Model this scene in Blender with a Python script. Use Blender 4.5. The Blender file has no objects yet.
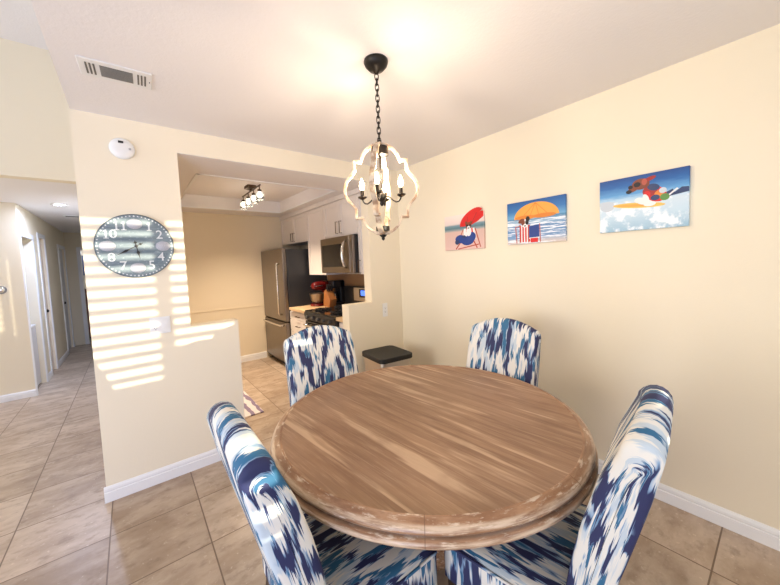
import bpy, bmesh, math, random
from mathutils import Vector, Matrix
random.seed(7)
PI = math.pi
C = bpy.context.scene.collection
# ------------------------------------------------------------------ helpers
def link(o):
    C.objects.link(o); return o
def newbm(): return bmesh.new()
def setmat(faces, mi):
    for f in faces: f.material_index = mi
def box(bm, x0, x1, y0, y1, z0, z1, mi=0, M=None):
    vs = [bm.verts.new((x, y, z)) for z in (z0, z1) for (x, y) in ((x0, y0), (x1, y0), (x1, y1), (x0, y1))]
    if M is not None:
        for v in vs: v.co = M @ v.co
    idx = [(3, 2, 1, 0), (4, 5, 6, 7), (0, 1, 5, 4), (1, 2, 6, 5), (2, 3, 7, 6), (3, 0, 4, 7)]
    for f in idx:
        fc = bm.faces.new([vs[i] for i in f]); fc.material_index = mi
    return vs
def prism(bm, pts, a, b, mapf, mi=0):
    """pts 2-D outline, extruded between depths a and b; mapf(u,v,d)->xyz"""
    A = [bm.verts.new(mapf(u, v, a)) for u, v in pts]; Bv = [bm.verts.new(mapf(u, v, b)) for u, v in pts]
    n = len(pts); fs = []
    fs.append(bm.faces.new(A)); fs.append(bm.faces.new(Bv[::-1]))
    for i in range(n):
        j = (i + 1) % n
        fs.append(bm.faces.new((A[j], A[i], Bv[i], Bv[j])))
    setmat(fs, mi)
    bmesh.ops.recalc_face_normals(bm, faces=fs)
def lathe(bm, prof, seg=32, M=None, mi=0, cap=True):
    rings = []
    M = M or Matrix()
    for r, z in prof:
        if r < 1e-6: rings.append([bm.verts.new(M @ Vector((0, 0, z)))])
        else: rings.append([bm.verts.new(M @ Vector((r * math.cos(2 * PI * k / seg), r * math.sin(2 * PI * k / seg), z))) for k in range(seg)])
    fs = []
    for a, b in zip(rings, rings[1:]):
        for k in range(seg):
            l = (k + 1) % seg
            if len(a) == 1 and len(b) == 1: continue
            if len(a) == 1: fs.append(bm.faces.new((a[0], b[k], b[l])))
            elif len(b) == 1: fs.append(bm.faces.new((a[k], b[0], a[l])))
            else: fs.append(bm.faces.new((a[k], b[k], b[l], a[l])))
    if cap:
        for rr in (rings[0], rings[-1]):
            if len(rr) > 2: fs.append(bm.faces.new(rr))
    setmat(fs, mi)
    bmesh.ops.recalc_face_normals(bm, faces=fs)
def tube(bm, pts, r, seg=10, mi=0, closed=False):
    pts = [Vector(p) for p in pts]; n = len(pts); rings = []
    rad = r if isinstance(r, (list, tuple)) else [r] * n
    up = None
    for i, p in enumerate(pts):
        if closed: t = pts[(i + 1) % n] - pts[i - 1]
        else: t = pts[min(i + 1, n - 1)] - pts[max(i - 1, 0)]
        t.normalize()
        if up is None:
            up = Vector((0, 0, 1)) if abs(t.z) < .9 else Vector((1, 0, 0))
        s = t.cross(up)
        if s.length < 1e-5: s = t.cross(Vector((1, 0.01, 0)))
        s.normalize(); up = s.cross(t).normalized()
        rings.append([bm.verts.new(p + (s * math.cos(2 * PI * k / seg) + up * math.sin(2 * PI * k / seg)) * rad[i]) for k in range(seg)])
    fs = []
    pairs = list(zip(rings, rings[1:])) + ([(rings[-1], rings[0])] if closed else [])
    for a, b in pairs:
        for k in range(seg):
            l = (k + 1) % seg
            fs.append(bm.faces.new((a[k], a[l], b[l], b[k])))
    if not closed:
        fs.append(bm.faces.new(rings[0][::-1])); fs.append(bm.faces.new(rings[-1]))
    setmat(fs, mi)
    bmesh.ops.recalc_face_normals(bm, faces=fs)
def obj(name, bm, mats, parent=None, bevel=0, segs=2, smooth=False, kind=None):
    me = bpy.data.meshes.new(name); bm.to_mesh(me); bm.free()
    if not isinstance(mats, (list, tuple)): mats = [mats]
    for m in mats: me.materials.append(m)
    o = link(bpy.data.objects.new(name, me))
    if parent: o.parent = parent
    if smooth:
        for p in me.polygons: p.use_smooth = True
    if bevel:
        b = o.modifiers.new('bevel', 'BEVEL'); b.width = bevel; b.segments = segs; b.limit_method = 'ANGLE'; b.angle_limit = .6
        for p in me.polygons: p.use_smooth = True
        w = o.modifiers.new('wn', 'WEIGHTED_NORMAL'); w.keep_sharp = True
    if kind: o['kind'] = kind
    return o
def bx(name, x0, x1, y0, y1, z0, z1, mat, parent=None, bevel=0, **k):
    bm = newbm(); box(bm, x0, x1, y0, y1, z0, z1); return obj(name, bm, mat, parent, bevel, **k)
def struct(name, bm, mat, **k): return obj(name, bm, mat, kind='structure', **k)
def sbx(name, x0, x1, y0, y1, z0, z1, mat, bevel=0, **k): return bx(name, x0, x1, y0, y1, z0, z1, mat, None, bevel, kind='structure', **k)
def thing(name, label, cat, loc=(0, 0, 0), rz=0, group=None):
    o = link(bpy.data.objects.new(name, None)); o.location = loc; o.rotation_euler = (0, 0, rz); o.empty_display_size = .05
    return tag(o, label, cat, group)
def tag(o, label, cat, group=None):
    o['label'] = label; o['category'] = cat
    if group: o['group'] = group
    return o
def copy_tree(o, parent=None):
    c = o.copy(); C.objects.link(c); c.parent = parent
    for ch in list(o.children): copy_tree(ch, c)
    return c
def auto_smooth(o, ang=.6):
    me = o.data
    for p in me.polygons: p.use_smooth = True
    bm = bmesh.new(); bm.from_mesh(me)
    for e in bm.edges:
        if len(e.link_faces) == 2 and e.calc_face_angle(0) > ang: e.smooth = False
    bm.to_mesh(me); bm.free(); return o
# ------------------------------------------------------------------ materials
class NT:
    def __init__(s, name):
        s.m = bpy.data.materials.new(name); s.m.use_nodes = True; s.n = s.m.node_tree.nodes; s.l = s.m.node_tree.links
        s.b = s.n['Principled BSDF']
    def add(s, t, **k):
        nd = s.n.new(t)
        for a, v in k.items():
            if hasattr(nd, a): setattr(nd, a, v)
        return nd
    def con(s, a, b): s.l.new(a, b)
    def math(s, op, a, b=None, c=None):
        nd = s.add('ShaderNodeMath', operation=op)
        for i, v in enumerate((a, b, c)):
            if v is None: continue
            if isinstance(v, (int, float)): nd.inputs[i].default_value = v
            else: s.con(v, nd.inputs[i])
        return nd.outputs[0]
    def noise(s, vec, scale=5, detail=2, rough=.5, dim='3D'):
        nd = s.add('ShaderNodeTexNoise', noise_dimensions=dim); nd.inputs['Scale'].default_value = scale
        nd.inputs['Detail'].default_value = detail; nd.inputs['Roughness'].default_value = rough
        if vec is not None: s.con(vec, nd.inputs['Vector'])
        return nd.outputs['Fac']
    def comb(s, x, y, z=0):
        nd = s.add('ShaderNodeCombineXYZ')
        for i, v in enumerate((x, y, z)):
            if isinstance(v, (int, float)): nd.inputs[i].default_value = v
            else: s.con(v, nd.inputs[i])
        return nd.outputs[0]
    def smooth(s, v, a, b):
        nd = s.add('ShaderNodeMapRange', interpolation_type='SMOOTHSTEP'); s.con(v, nd.inputs[0])
        nd.inputs[1].default_value = a; nd.inputs[2].default_value = b; return nd.outputs[0]
    def mix(s, f, a, b):
        nd = s.add('ShaderNodeMix', data_type='RGBA')
        for i, v in ((0, f), (6, a), (7, b)):
            if isinstance(v, (int, float)): nd.inputs[i].default_value = v
            elif isinstance(v, tuple): nd.inputs[i].default_value = (*v, 1)
            else: s.con(v, nd.inputs[i])
        return nd.outputs[2]
    def map(s, vec, sc=(1, 1, 1), rot=(0, 0, 0), loc=(0, 0, 0)):
        nd = s.add('ShaderNodeMapping'); s.con(vec, nd.inputs[0])
        nd.inputs['Scale'].default_value = sc; nd.inputs['Rotation'].default_value = rot; nd.inputs['Location'].default_value = loc
        return nd.outputs[0]
    def bump(s, h, strength=.1, dist=.002):
        nd = s.add('ShaderNodeBump'); nd.inputs['Strength'].default_value = strength; nd.inputs['Distance'].default_value = dist
        s.con(h, nd.inputs['Height']); s.con(nd.outputs[0], s.b.inputs['Normal'])
    def set(s, col=None, rough=None, metal=None, **k):
        if col is not None:
            if isinstance(col, tuple): s.b.inputs['Base Color'].default_value = (*col, 1)
            else: s.con(col, s.b.inputs['Base Color'])
        if rough is not None:
            if isinstance(rough, (int, float)): s.b.inputs['Roughness'].default_value = rough
            else: s.con(rough, s.b.inputs['Roughness'])
        if metal is not None: s.b.inputs['Metallic'].default_value = metal
        for a, v in k.items():
            s.b.inputs[a.replace('_', ' ')].default_value = v
        return s.m
def srgb(r, g, b):
    f = lambda c: c / 12.92 if c <= .04045 else ((c + .055) / 1.055) ** 2.4
    return tuple(f(v / 255) for v in (r, g, b))
def plain(name, col, rough=.5, metal=0, var=.04, **k):
    t = NT(name); tc = t.add('ShaderNodeTexCoord')
    n = t.noise(tc.outputs['Object'], 9, 3)
    c2 = tuple(max(0, c * (1 - var * 3)) for c in col)
    return t.set(t.mix(n, col, c2) if var else col, rough, metal, **k)
def paint(name, col, bump=.12, scale=90, rough=.75):
    t = NT(name); g = t.add('ShaderNodeNewGeometry')
    n = t.noise(g.outputs['Position'], scale, 4, .6); n2 = t.noise(g.outputs['Position'], 1.3, 2)
    t.bump(n, bump, .004)
    return t.set(t.mix(n2, col, tuple(c * .96 for c in col)), rough)
def emis(name, col, st):
    t = NT(name); t.set(col, .4); t.b.inputs['Emission Color'].default_value = (*col, 1); t.b.inputs['Emission Strength'].default_value = st
    return t.m
def brushed(name, col, rough=.32, axis=2):
    t = NT(name); tc = t.add('ShaderNodeTexCoord'); sc = [400, 400, 400]; sc[axis] = 6
    n = t.noise(t.map(tc.outputs['Object'], tuple(sc)), 1, 2)
    t.set(t.mix(n, col, tuple(c * .8 for c in col)), t.math('MULTIPLY_ADD', n, .15, rough - .07), 1.0)
    return t.m

CREAM = srgb(240, 228, 203)
M_wall = paint('cream_wall_paint', CREAM)
M_ceil = paint('ceiling_texture', srgb(241, 237, 235), .35, 60)
M_kwall = paint('kitchen_wall_paint', srgb(232, 218, 192))
M_trim = paint('white_trim_paint', srgb(240, 239, 238), .02, 60, .4)
M_white = plain('white_plastic', srgb(236, 235, 232), .4, 0, .01)
M_cab = plain('white_cabinet_paint', srgb(236, 228, 220), .4, 0, .01)
M_black = plain('black_plastic', (.012, .012, .013), .35, 0, 0)
M_lid = plain('matt_black_plastic', (.008, .0075, .007), .6, 0, 0)
M_bronze = plain('dark_bronze_metal', (.02, .016, .013), .4, .6, .03)
M_bronze2 = plain('oiled_bronze_metal', (.11, .07, .045), .42, .7, .03)
M_steel = brushed('stainless_steel', (.62, .58, .53))
M_steeld = brushed('dark_stainless_steel', (.30, .26, .225), .3)
M_chrome = plain('satin_chrome', (.75, .73, .7), .2, 1, 0)
M_blackglass = plain('black_glass', (.01, .01, .011), .08, 0, 0)
M_fside = plain('fridge_side_charcoal', (.035, .036, .04), .38, .3, .02)
M_counter = plain('tan_counter_laminate', srgb(216, 184, 142), .35, 0, .05)
M_splash = plain('tan_backsplash_tile', srgb(170, 130, 92), .5, 0, .05)
M_darkwood = plain('espresso_wood', (.04, .022, .012), .4, 0, .1)
M_red = plain('red_enamel', (.13, .006, .006), .2, 0, 0)
M_knifewood = plain('knife_block_wood', srgb(168, 108, 58), .45, 0, .08)
M_dark = plain('dark_void_paint', (.03, .03, .03), .8, 0, 0)
M_green = plain('olive_green_wall_paint', srgb(96, 98, 76), .8, 0, .02)
M_greydoor = plain('pale_grey_door_paint', srgb(214, 212, 212), .5, 0, .01)
M_bulb = emis('warm_lit_bulb', (1.0, .78, .45), 28)
M_kbulb = emis('white_lit_bulb', (1.0, .9, .75), 22)
M_dl = emis('downlight_lens', (.85, .88, 1.0), 14)
M_blue = emis('blue_lcd', (.1, .25, 1.0), 1.2)

def mk_glass():
    t = NT('clear_ribbed_shade_glass'); t.set((1, 1, 1), .12, 0); t.b.inputs['Transmission Weight'].default_value = .85
    t.b.inputs['IOR'].default_value = 1.3
    t.b.inputs['Emission Color'].default_value = (1, .93, .8, 1); t.b.inputs['Emission Strength'].default_value = .0
    return t.m
M_glass = mk_glass()

# floor: travertine tiles on a square grid
TX0, TY0, TS = -0.188, 2.333, 0.4276
def mk_floor():
    t = NT('travertine_tile_floor'); g = t.add('ShaderNodeNewGeometry'); s = t.add('ShaderNodeSeparateXYZ'); t.con(g.outputs['Position'], s.inputs[0])
    u = t.math('DIVIDE', t.math('SUBTRACT', s.outputs[0], TX0 - TS * 40), TS)
    v = t.math('DIVIDE', t.math('SUBTRACT', s.outputs[1], TY0 - TS * 40), TS)
    fu = t.math('FRACT', u); fv = t.math('FRACT', v)
    du = t.math('MINIMUM', fu, t.math('SUBTRACT', 1, fu)); dv = t.math('MINIMUM', fv, t.math('SUBTRACT', 1, fv))
    d = t.math('MINIMUM', du, dv)
    grout = t.smooth(d, .006, .0095)
    wn = t.add('ShaderNodeTexWhiteNoise', noise_dimensions='2D'); t.con(t.comb(t.math('FLOOR', u), t.math('FLOOR', v)), wn.inputs['Vector'])
    offs = t.math('MULTIPLY', wn.outputs['Value'], 37.0)
    pv = t.comb(s.outputs[0], s.outputs[1], offs)
    n1 = t.noise(t.map(pv, (2.2, 4, 1)), 1.6, 6, .62)
    n2 = t.noise(t.map(pv, (4, 6, 1)), 3, 6, .62)
    n3 = t.noise(pv, 45, 4, .6)
    A = srgb(170, 150, 130); Bc = srgb(198, 181, 163); D = srgb(140, 120, 102)
    c = t.mix(t.smooth(n1, .35, .65), A, Bc)
    c = t.mix(t.math('MULTIPLY', t.smooth(n2, .5, .72), .6), c, D)
    c = t.mix(t.math('MULTIPLY', t.smooth(n3, .62, .72), .5), c, srgb(226, 214, 196))
    tone = t.mix(wn.outputs['Value'], (.80, .76, .72), (1.06, 1.05, 1.04))
    mm = t.add('ShaderNodeMix', data_type='RGBA', blend_type='MULTIPLY'); mm.inputs[0].default_value = 1
    t.con(c, mm.inputs[6]); t.con(tone, mm.inputs[7])
    c = t.mix(grout, srgb(118, 98, 80), mm.outputs[2])
    t.bump(t.math('ADD', grout, t.math('MULTIPLY', n3, .15)), .3, .002)
    return t.set(c, t.math('MULTIPLY_ADD', n2, .2, .28))
M_floor = mk_floor()

# ikat upholstery driven by UV (metres; v runs with the thread)
def mk_ikat():
    t = NT('blue_white_ikat_fabric'); uv = t.add('ShaderNodeUVMap'); s = t.add('ShaderNodeSeparateXYZ'); t.con(uv.outputs[0], s.inputs[0])
    oi = t.add('ShaderNodeObjectInfo')
    u0, v0 = s.outputs[0], s.outputs[1]
    j1 = t.math('SUBTRACT', t.noise(t.comb(t.math('MULTIPLY', u0, 95), t.math('MULTIPLY', v0, 5)), 1, 2, .6), .5)
    j2 = t.math('SUBTRACT', t.noise(t.comb(t.math('MULTIPLY', u0, 300), t.math('MULTIPLY', v0, 12)), 1, 1), .5)
    jit = t.math('ADD', t.math('MULTIPLY', j1, .19), t.math('MULTIPLY', j2, .07))
    v = t.math('ADD', v0, jit)
    off = t.math('MULTIPLY', oi.outputs['Random'], 30)
    def layer(su, sv, dz):
        return t.noise(t.comb(t.math('MULTIPLY', u0, su), t.math('MULTIPLY', v, sv), t.math('ADD', off, dz)), 1, 1.2, .5)
    n1 = layer(27, 7.6, 0); n2 = layer(26, 7.4, 11.3); n3 = layer(34, 9, 23.1)
    base = (.74, .71, .64)
    c = t.mix(t.math('MULTIPLY', t.smooth(n3, .54, .62), .7), base, srgb(170, 190, 205))
    c = t.mix(t.smooth(n2, .55, .585), c, srgb(44, 100, 136))
    c = t.mix(t.smooth(n1, .50, .54), c, srgb(130, 160, 190))
    c = t.mix(t.smooth(n1, .53, .56), c, srgb(38, 43, 84))
    w = t.noise(t.comb(t.math('MULTIPLY', u0, 900), t.math('MULTIPLY', v0, 900)), 1, 2)
    t.bump(w, .25, .001)
    return t.set(c, .7)
M_ikat = mk_ikat()

def mk_wood():
    t = NT('weathered_oak_tabletop'); tc = t.add('ShaderNodeTexCoord')
    p = t.map(tc.outputs['Object'], (1, 1, 1), (0, 0, math.radians(-5)))
    s = t.add('ShaderNodeSeparateXYZ'); t.con(p, s.inputs[0])
    # board index across x
    bw = .115
    k = t.math('FLOOR', t.math('DIVIDE', t.math('ADD', s.outputs[0], 5), bw))
    fr = t.math('FRACT', t.math('DIVIDE', t.math('ADD', s.outputs[0], 5), bw))
    wn = t.add('ShaderNodeTexWhiteNoise', noise_dimensions='1D'); t.con(k, wn.inputs['W'])
    pv = t.comb(s.outputs[0], s.outputs[1], t.math('MULTIPLY', wn.outputs['Value'], 9))
    g1 = t.noise(t.map(pv, (26, 1.6, 1)), 1, 5, .6)
    g2 = t.noise(t.map(pv, (110, 5, 1)), 1, 4, .65)
    g3 = t.noise(t.map(pv, (17, 1.3, 1)), 1, 4, .55)
    g4 = t.noise(t.map(pv, (5, 3.4, 1)), 1, 4, .6)
    c = t.mix(t.smooth(g1, .3, .7), srgb(136, 102, 76), srgb(164, 130, 101))
    c = t.mix(t.math('MULTIPLY', t.smooth(g2, .48, .70), .5), c, srgb(190, 160, 130))
    c = t.mix(t.math('MULTIPLY', t.smooth(g3, .54, .66), .6), c, srgb(218, 188, 156))
    c = t.mix(t.math('MULTIPLY', t.smooth(g4, .5, .72), .35), c, srgb(122, 86, 60))
    edge = t.math('MINIMUM', fr, t.math('SUBTRACT', 1, fr))
    c = t.mix(t.math('MULTIPLY', t.math('SUBTRACT', 1, t.smooth(edge, .0, .025)), .35), c, srgb(120, 82, 56))
    t.bump(g2, .25, .001)
    return t.set(c, .42)
M_wood = mk_wood()
def mk_woodedge():
    t = NT('whitewashed_oak_rim'); tc = t.add('ShaderNodeTexCoord'); s = t.add('ShaderNodeSeparateXYZ'); t.con(tc.outputs['Object'], s.inputs[0])
    a = t.math('ARCTAN2', s.outputs[1], s.outputs[0])
    pv = t.comb(t.math('MULTIPLY', a, 5), t.math('MULTIPLY', s.outputs[2], 90), 0)
    g1 = t.noise(pv, 1, 5, .65); g2 = t.noise(t.comb(t.math('MULTIPLY', a, 9), t.math('MULTIPLY', s.outputs[2], 130), 3), 1, 4, .7)
    c = t.mix(t.smooth(g1, .35, .7), srgb(140, 100, 70), srgb(178, 138, 104))
    c = t.mix(t.math('MULTIPLY', t.smooth(g2, .52, .66), .75), c, srgb(226, 208, 184))
    c = t.mix(t.math('MULTIPLY', t.smooth(g1, .62, .72), .6), c, srgb(96, 66, 46))
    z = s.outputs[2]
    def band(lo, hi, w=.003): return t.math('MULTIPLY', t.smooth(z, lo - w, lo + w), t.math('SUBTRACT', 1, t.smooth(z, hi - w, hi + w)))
    bead_highlight = t.math('ADD', band(.738, .750), band(.702, .714))  # pale bands paint highlights onto the bead and lower lip
    c = t.mix(t.math('MULTIPLY', bead_highlight, t.math('MULTIPLY', t.smooth(g1, .30, .62), .75)), c, srgb(222, 200, 172))
    c = t.mix(t.math('MULTIPLY', band(.720, .730, .002), .7), c, srgb(84, 58, 40))  # shade in the groove, painted as a dark band
    # joints of the rim segments
    f = t.math('FRACT', t.math('MULTIPLY', a, 8 / (2 * PI))); e = t.math('MINIMUM', f, t.math('SUBTRACT', 1, f))
    c = t.mix(t.math('MULTIPLY', t.math('SUBTRACT', 1, t.smooth(e, .001, .004)), .6), c, srgb(104, 72, 50))
    t.bump(g2, .5, .002)
    return t.set(c, .3)
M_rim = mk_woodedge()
def mk_whitewood():
    t = NT('whitewashed_frame_wood'); tc = t.add('ShaderNodeTexCoord')
    n = t.noise(tc.outputs['Object'], 28, 5, .6); n2 = t.noise(tc.outputs['Object'], 11, 3)
    c = t.mix(t.smooth(n, .42, .62), srgb(206, 186, 160), srgb(160, 130, 102))
    c = t.mix(t.math('MULTIPLY', t.smooth(n2, .58, .66), .6), c, srgb(150, 116, 88))
    t.bump(n, .3, .001)
    return t.set(c, .6)
M_frame = mk_whitewood()
def mk_clock():
    t = NT('weathered_blue_grey_clock_face'); tc = t.add('ShaderNodeTexCoord')
    n = t.noise(t.map(tc.outputs['Object'], (4, 4, 30)), 1, 5, .7)
    n2 = t.noise(tc.outputs['Object'], 60, 4, .7)
    c = t.mix(t.smooth(n, .35, .7), srgb(98, 116, 126), srgb(132, 146, 152))
    c = t.mix(t.math('MULTIPLY', t.smooth(n2, .55, .7), .4), c, srgb(196, 206, 206))
    return t.set(c, .35)
M_clock = mk_clock()
M_clockwhite = plain('clock_white_paint', srgb(224, 228, 228), .4, 0, .02)
def mk_shell():
    t = NT('pale_shell_print'); tc = t.add('ShaderNodeTexCoord'); w = t.add('ShaderNodeTexWave'); w.inputs['Scale'].default_value = 60; w.inputs['Distortion'].default_value = 6
    t.con(tc.outputs['Object'], w.inputs['Vector'])
    return t.set(t.mix(w.outputs['Fac'], srgb(196, 196, 202), srgb(150, 154, 164)), .5)
M_shell = mk_shell()
def mk_mat():
    t = NT('leaf_pattern_mat_fabric'); tc = t.add('ShaderNodeTexCoord'); w = t.add('ShaderNodeTexWave'); w.inputs['Scale'].default_value = 3.2; w.inputs['Distortion'].default_value = 5; w.inputs['Detail'].default_value = 2
    t.con(tc.outputs['Object'], w.inputs['Vector'])
    return t.set(t.mix(t.smooth(w.outputs['Fac'], .62, .72), srgb(226, 216, 214), srgb(140, 124, 148)), .9)
M_mat = mk_mat()

# ------------------------------------------------------------------ setting
W, D, XA, XB, XE = 2.33, 2.707, -0.2139, 0.3151, 0.632
CZ, KZ, HZ = 2.44, 2.276, 2.34
YB, YK, YH, YL, YE = -0.9, 5.33, 4.27, 5.78, 9.3
TH = 0.125
sbx('floor', -4.6, 2.5, -1.1, 10.2, -.1, 0, M_floor)
sbx('wall_right', W, W + .12, YB - .12, YK + .12, 0, CZ + .1, M_wall)
# wall with the clock, opening, header and half walls: one outline extruded
bm = newbm()
prism(bm, [(XA, 0), (XE, 0), (XE, 1.053), (XB, 1.053), (XB, 2.279), (1.925, 2.279), (1.925, 1.05), (1.64, 1.05), (1.64, 0), (W, 0), (W, CZ), (XA, CZ)],
      D, D + TH, lambda u, v, d: (u, d, v))
struct('wall_front', bm, M_wall)
sbx('wall_divider', XA, XA + .12, D + TH, YE, 0, 2.6, M_wall)
sbx('wall_upper', XA + .004, XA + .12, YB, YH + .1, CZ + .08, 5.2, M_wall)
sbx('wall_kitchen', XA + .12, W, YK, YK + .12, 0, CZ + .1, M_kwall)
bm = newbm(); box(bm, -4.5, XA, YH, YH + .12, HZ, 5.2); struct('wall_header', bm, M_wall)
sbx('wall_entry', -4.5, -1.0, YL, YL + .03, 0, HZ, M_wall)
# ceilings
bm = newbm(); box(bm, XA + .006, W, YB - .12, D, CZ, CZ + .1); struct('ceiling', bm, M_ceil)
bm = newbm()
tx0, tx1, ty0, ty1 = .505, 1.85, 3.2, 4.9
for a in ((XA + .12, tx0, D + TH, YK), (tx1, W, D + TH, YK), (tx0, tx1, D + TH, ty0), (tx0, tx1, ty1, YK)): box(bm, *a, KZ, KZ + .04)
box(bm, XB, 1.925, D + .002, D + TH, KZ, KZ + .002)
for a in ((tx0 - .03, tx0, ty0, ty1), (tx1, tx1 + .03, ty0, ty1), (tx0, tx1, ty0 - .03, ty0), (tx0, tx1, ty1, ty1 + .03)): box(bm, *a, KZ + .04, CZ)
box(bm, XA + .12, W, D + TH, YK, CZ, CZ + .1)
struct('ceiling_kitchen', bm, M_ceil)
bm = newbm()
t_ = .014
for a in ((tx0 - .01, tx0 + t_, ty0 - .01, ty1 + .01), (tx1 - t_, tx1 + .01, ty0 - .01, ty1 + .01), (tx0, tx1, ty0 - .01, ty0 + t_), (tx0, tx1, ty1 - t_, ty1 + .01)): box(bm, *a, KZ - .006, KZ + .012)
struct('trim_1', bm, M_trim)
sbx('ceiling_hall', -4.5, XA, YH + .12, YE + .1, HZ, HZ + .08, M_ceil)
bm = newbm()   # vaulted entry ceiling
prism(bm, [(YH, 3.5), (YB - .1, 5.1), (YB - .1, 5.2), (YH, 3.6)], -4.5, XA, lambda u, v, d: (d, u, v)); struct('ceiling_vault', bm, M_ceil)
# wall behind the camera, with two window openings
WX0, WX1, WZ0, WZ1 = .22, 1.72, .84, 2.38
PX0, PX1, PZ1 = -3.6, -.9, 2.3
bm = newbm()
box(bm, -4.6, PX0, YB - .12, YB, 0, 5.2); box(bm, PX0, PX1, YB - .12, YB, PZ1, 5.2); box(bm, PX1, XA, YB - .12, YB, 0, 5.2)
box(bm, XA, WX0, YB - .12, YB, 0, CZ + .1); box(bm, WX1, W + .12, YB - .12, YB, 0, CZ + .1)
box(bm, WX0, WX1, YB - .12, YB, 0, WZ0); box(bm, WX0, WX1, YB - .12, YB, WZ1, CZ + .1)
struct('wall_back', bm, M_wall)
sbx('wall_left', -4.6, -4.5, YB, 5.9, 0, 5.2, M_wall)
# shuttered window behind the camera (frame and louvres)
bm = newbm()
posts = [(.22, .30), (.74, .825), (1.19, 1.268), (1.66, 1.72)]
for a, b in posts: box(bm, a, b, YB - .09, YB - .03, WZ0, WZ1)
box(bm, WX0, WX1, YB - .09, YB - .03, WZ0, WZ0 + .06); box(bm, WX0, WX1, YB - .09, YB - .03, WZ1 - .03, WZ1); box(bm, .80, WX1, YB - .09, YB - .03, 1.98, WZ1)
win = struct('window_1', bm, M_trim)
bm = newbm()
def louvres(x0, x1, pitch, L, tilt, z0, z1):
    z = z0
    while z < z1:
        M = Matrix.Translation(((x0 + x1) / 2, YB - .06, z)) @ Matrix.Rotation(tilt, 4, 'X')
        box(bm, -(x1 - x0) / 2, (x1 - x0) / 2, -L / 2, L / 2, -.004, .004, 0, M); z += pitch
LZ = .94
louvres(.30, .74, .076, .066, math.radians(38), .93, 2.36)
louvres(.825, 1.19, .076, .066, math.radians(38), LZ, 1.97)
louvres(1.268, 1.66, .076, .066, math.radians(38), LZ, 1.97)
obj('louvre', bm, M_trim, win)
# hallway
def wall_with_holes(bm, x0, x1, y0, y1, z1, holes):
    y = y0
    for a, b, h in holes:
        if a > y: box(bm, x0, x1, y, a, 0, z1)
        box(bm, x0, x1, a, b, h, z1); y = b
    if y < y1: box(bm, x0, x1, y, y1, 0, z1)
bm = newbm(); wall_with_holes(bm, -1.1, -1.0, YL + .03, YE, HZ, [(5.81, 6.42, 1.96), (6.82, 7.22, 2.03), (8.45, 9.15, 1.98)]); struct('wall_hall', bm, M_wall)
bm = newbm(); box(bm, -1.1, -.77, YE, YE + .1, 0, HZ); box(bm, -.77, -.3, YE, YE + .1, 1.98, HZ); box(bm, -.3, XA + .12, YE, YE + .1, 0, HZ); struct('wall_end', bm, M_wall)
# closet behind the first opening
bm = newbm(); box(bm, -2.0, -1.95, 5.88, 6.9, 0, HZ); box(bm, -1.95, -1.1, 6.66, 6.70, 0, HZ); struct('wall_closet', bm, M_wall)
# bedroom seen beyond the end door
bm = newbm(); box(bm, -2.2, .5, 10.1, 10.2, 0, HZ); box(bm, -2.2, .5, YE + .1, 10.1, HZ, HZ + .05); struct('wall_bedroom', bm, M_wall)
def casing(bm, ya, yb, h, x=-1.0, w=.06, t=.014):
    for s in (1,):
        box(bm, x, x + t, ya - (.028 if ya < 6 else w), ya, 0, h + w); box(bm, x, x + t, yb, yb + w, 0, h + w); box(bm, x, x + t, ya, yb, h, h + w)
for i, (a, b, h) in enumerate([(5.81, 6.42, 1.96), (6.82, 7.22, 2.03), (8.45, 9.15, 1.98)]):
    bm = newbm(); casing(bm, a, b, h); struct('trim_%d' % (i + 2), bm, M_trim)
bm = newbm(); box(bm, -.83, -.77, YE - .018, YE, 0, 2.04); box(bm, -.77, -.3, YE - .018, YE, 1.98, 2.04); struct('trim_5', bm, M_trim)
# doors
bm = newbm(); box(bm, -1.06, -1.025, 6.82, 7.22, .01, 2.03)
d1 = struct('door_1', bm, plain('warm_white_door_paint', srgb(246, 226, 206), .45, 0, .01))
bm = newbm(); lathe(bm, [(0, 0), (.012, 0), (.012, .02), (.024, .03), (.024, .045), (.012, .055), (0, .056)], 16, Matrix.Translation((-1.025, 6.88, .95)) @ Matrix.Rotation(PI / 2, 4, 'Y')); obj('door_knob', bm, M_bronze, d1, smooth=True)
bm = newbm(); box(bm, -1.075, -1.03, 8.45, 9.15, .01, 1.98)
d2 = struct('door_2', bm, M_greydoor)
bm = newbm(); lathe(bm, [(0, 0), (.012, 0), (.012, .02), (.024, .03), (.024, .045), (.012, .055), (0, .056)], 16, Matrix.Translation((-1.03, 8.55, .95)) @ Matrix.Rotation(PI / 2, 4, 'Y')); obj('door_knob', bm, M_bronze, d2, smooth=True)
# baseboards
def bboard(bm, p0, p1, h=.1, t=.014):
    p0 = Vector(p0); p1 = Vector(p1); d = (p1 - p0); L = d.length; d.normalize(); n = Vector((d.y, -d.x, 0))
    M = Matrix(((d.x, n.x, 0, p0.x), (d.y, n.y, 0, p0.y), (0, 0, 1, 0), (0, 0, 0, 1)))
    prism(bm, [(0, 0), (t, 0), (t, h * .62), (t * .7, h * .66), (t * .7, h * .70), (t * .85, h * .74), (t * .75, h * .86), (t * .35, h), (0, h)], 0, L, lambda u, v, dd: M @ Vector((dd, u, v)))
bm = newbm(); bboard(bm, (XA - .012, D, 0), (XE + .012, D, 0)); bboard(bm, (1.64, D, 0), (W, D, 0)); struct('baseboard_front', bm, M_trim)
bm = newbm(); bboard(bm, (W, D, 0), (W, YB, 0), .098, .014); struct('baseboard_right', bm, M_trim)
bm = newbm(); bboard(bm, (XA + .12, YK, 0), (1.64, YK, 0)); struct('baseboard_kitchen', bm, M_trim)
bm = newbm(); bboard(bm, (-4.5, YL, 0), (-1.0, YL, 0), .085); bboard(bm, (-1.0, YL, 0), (-1.0, 5.785, 0), .085); struct('baseboard_entry', bm, M_trim)
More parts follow.
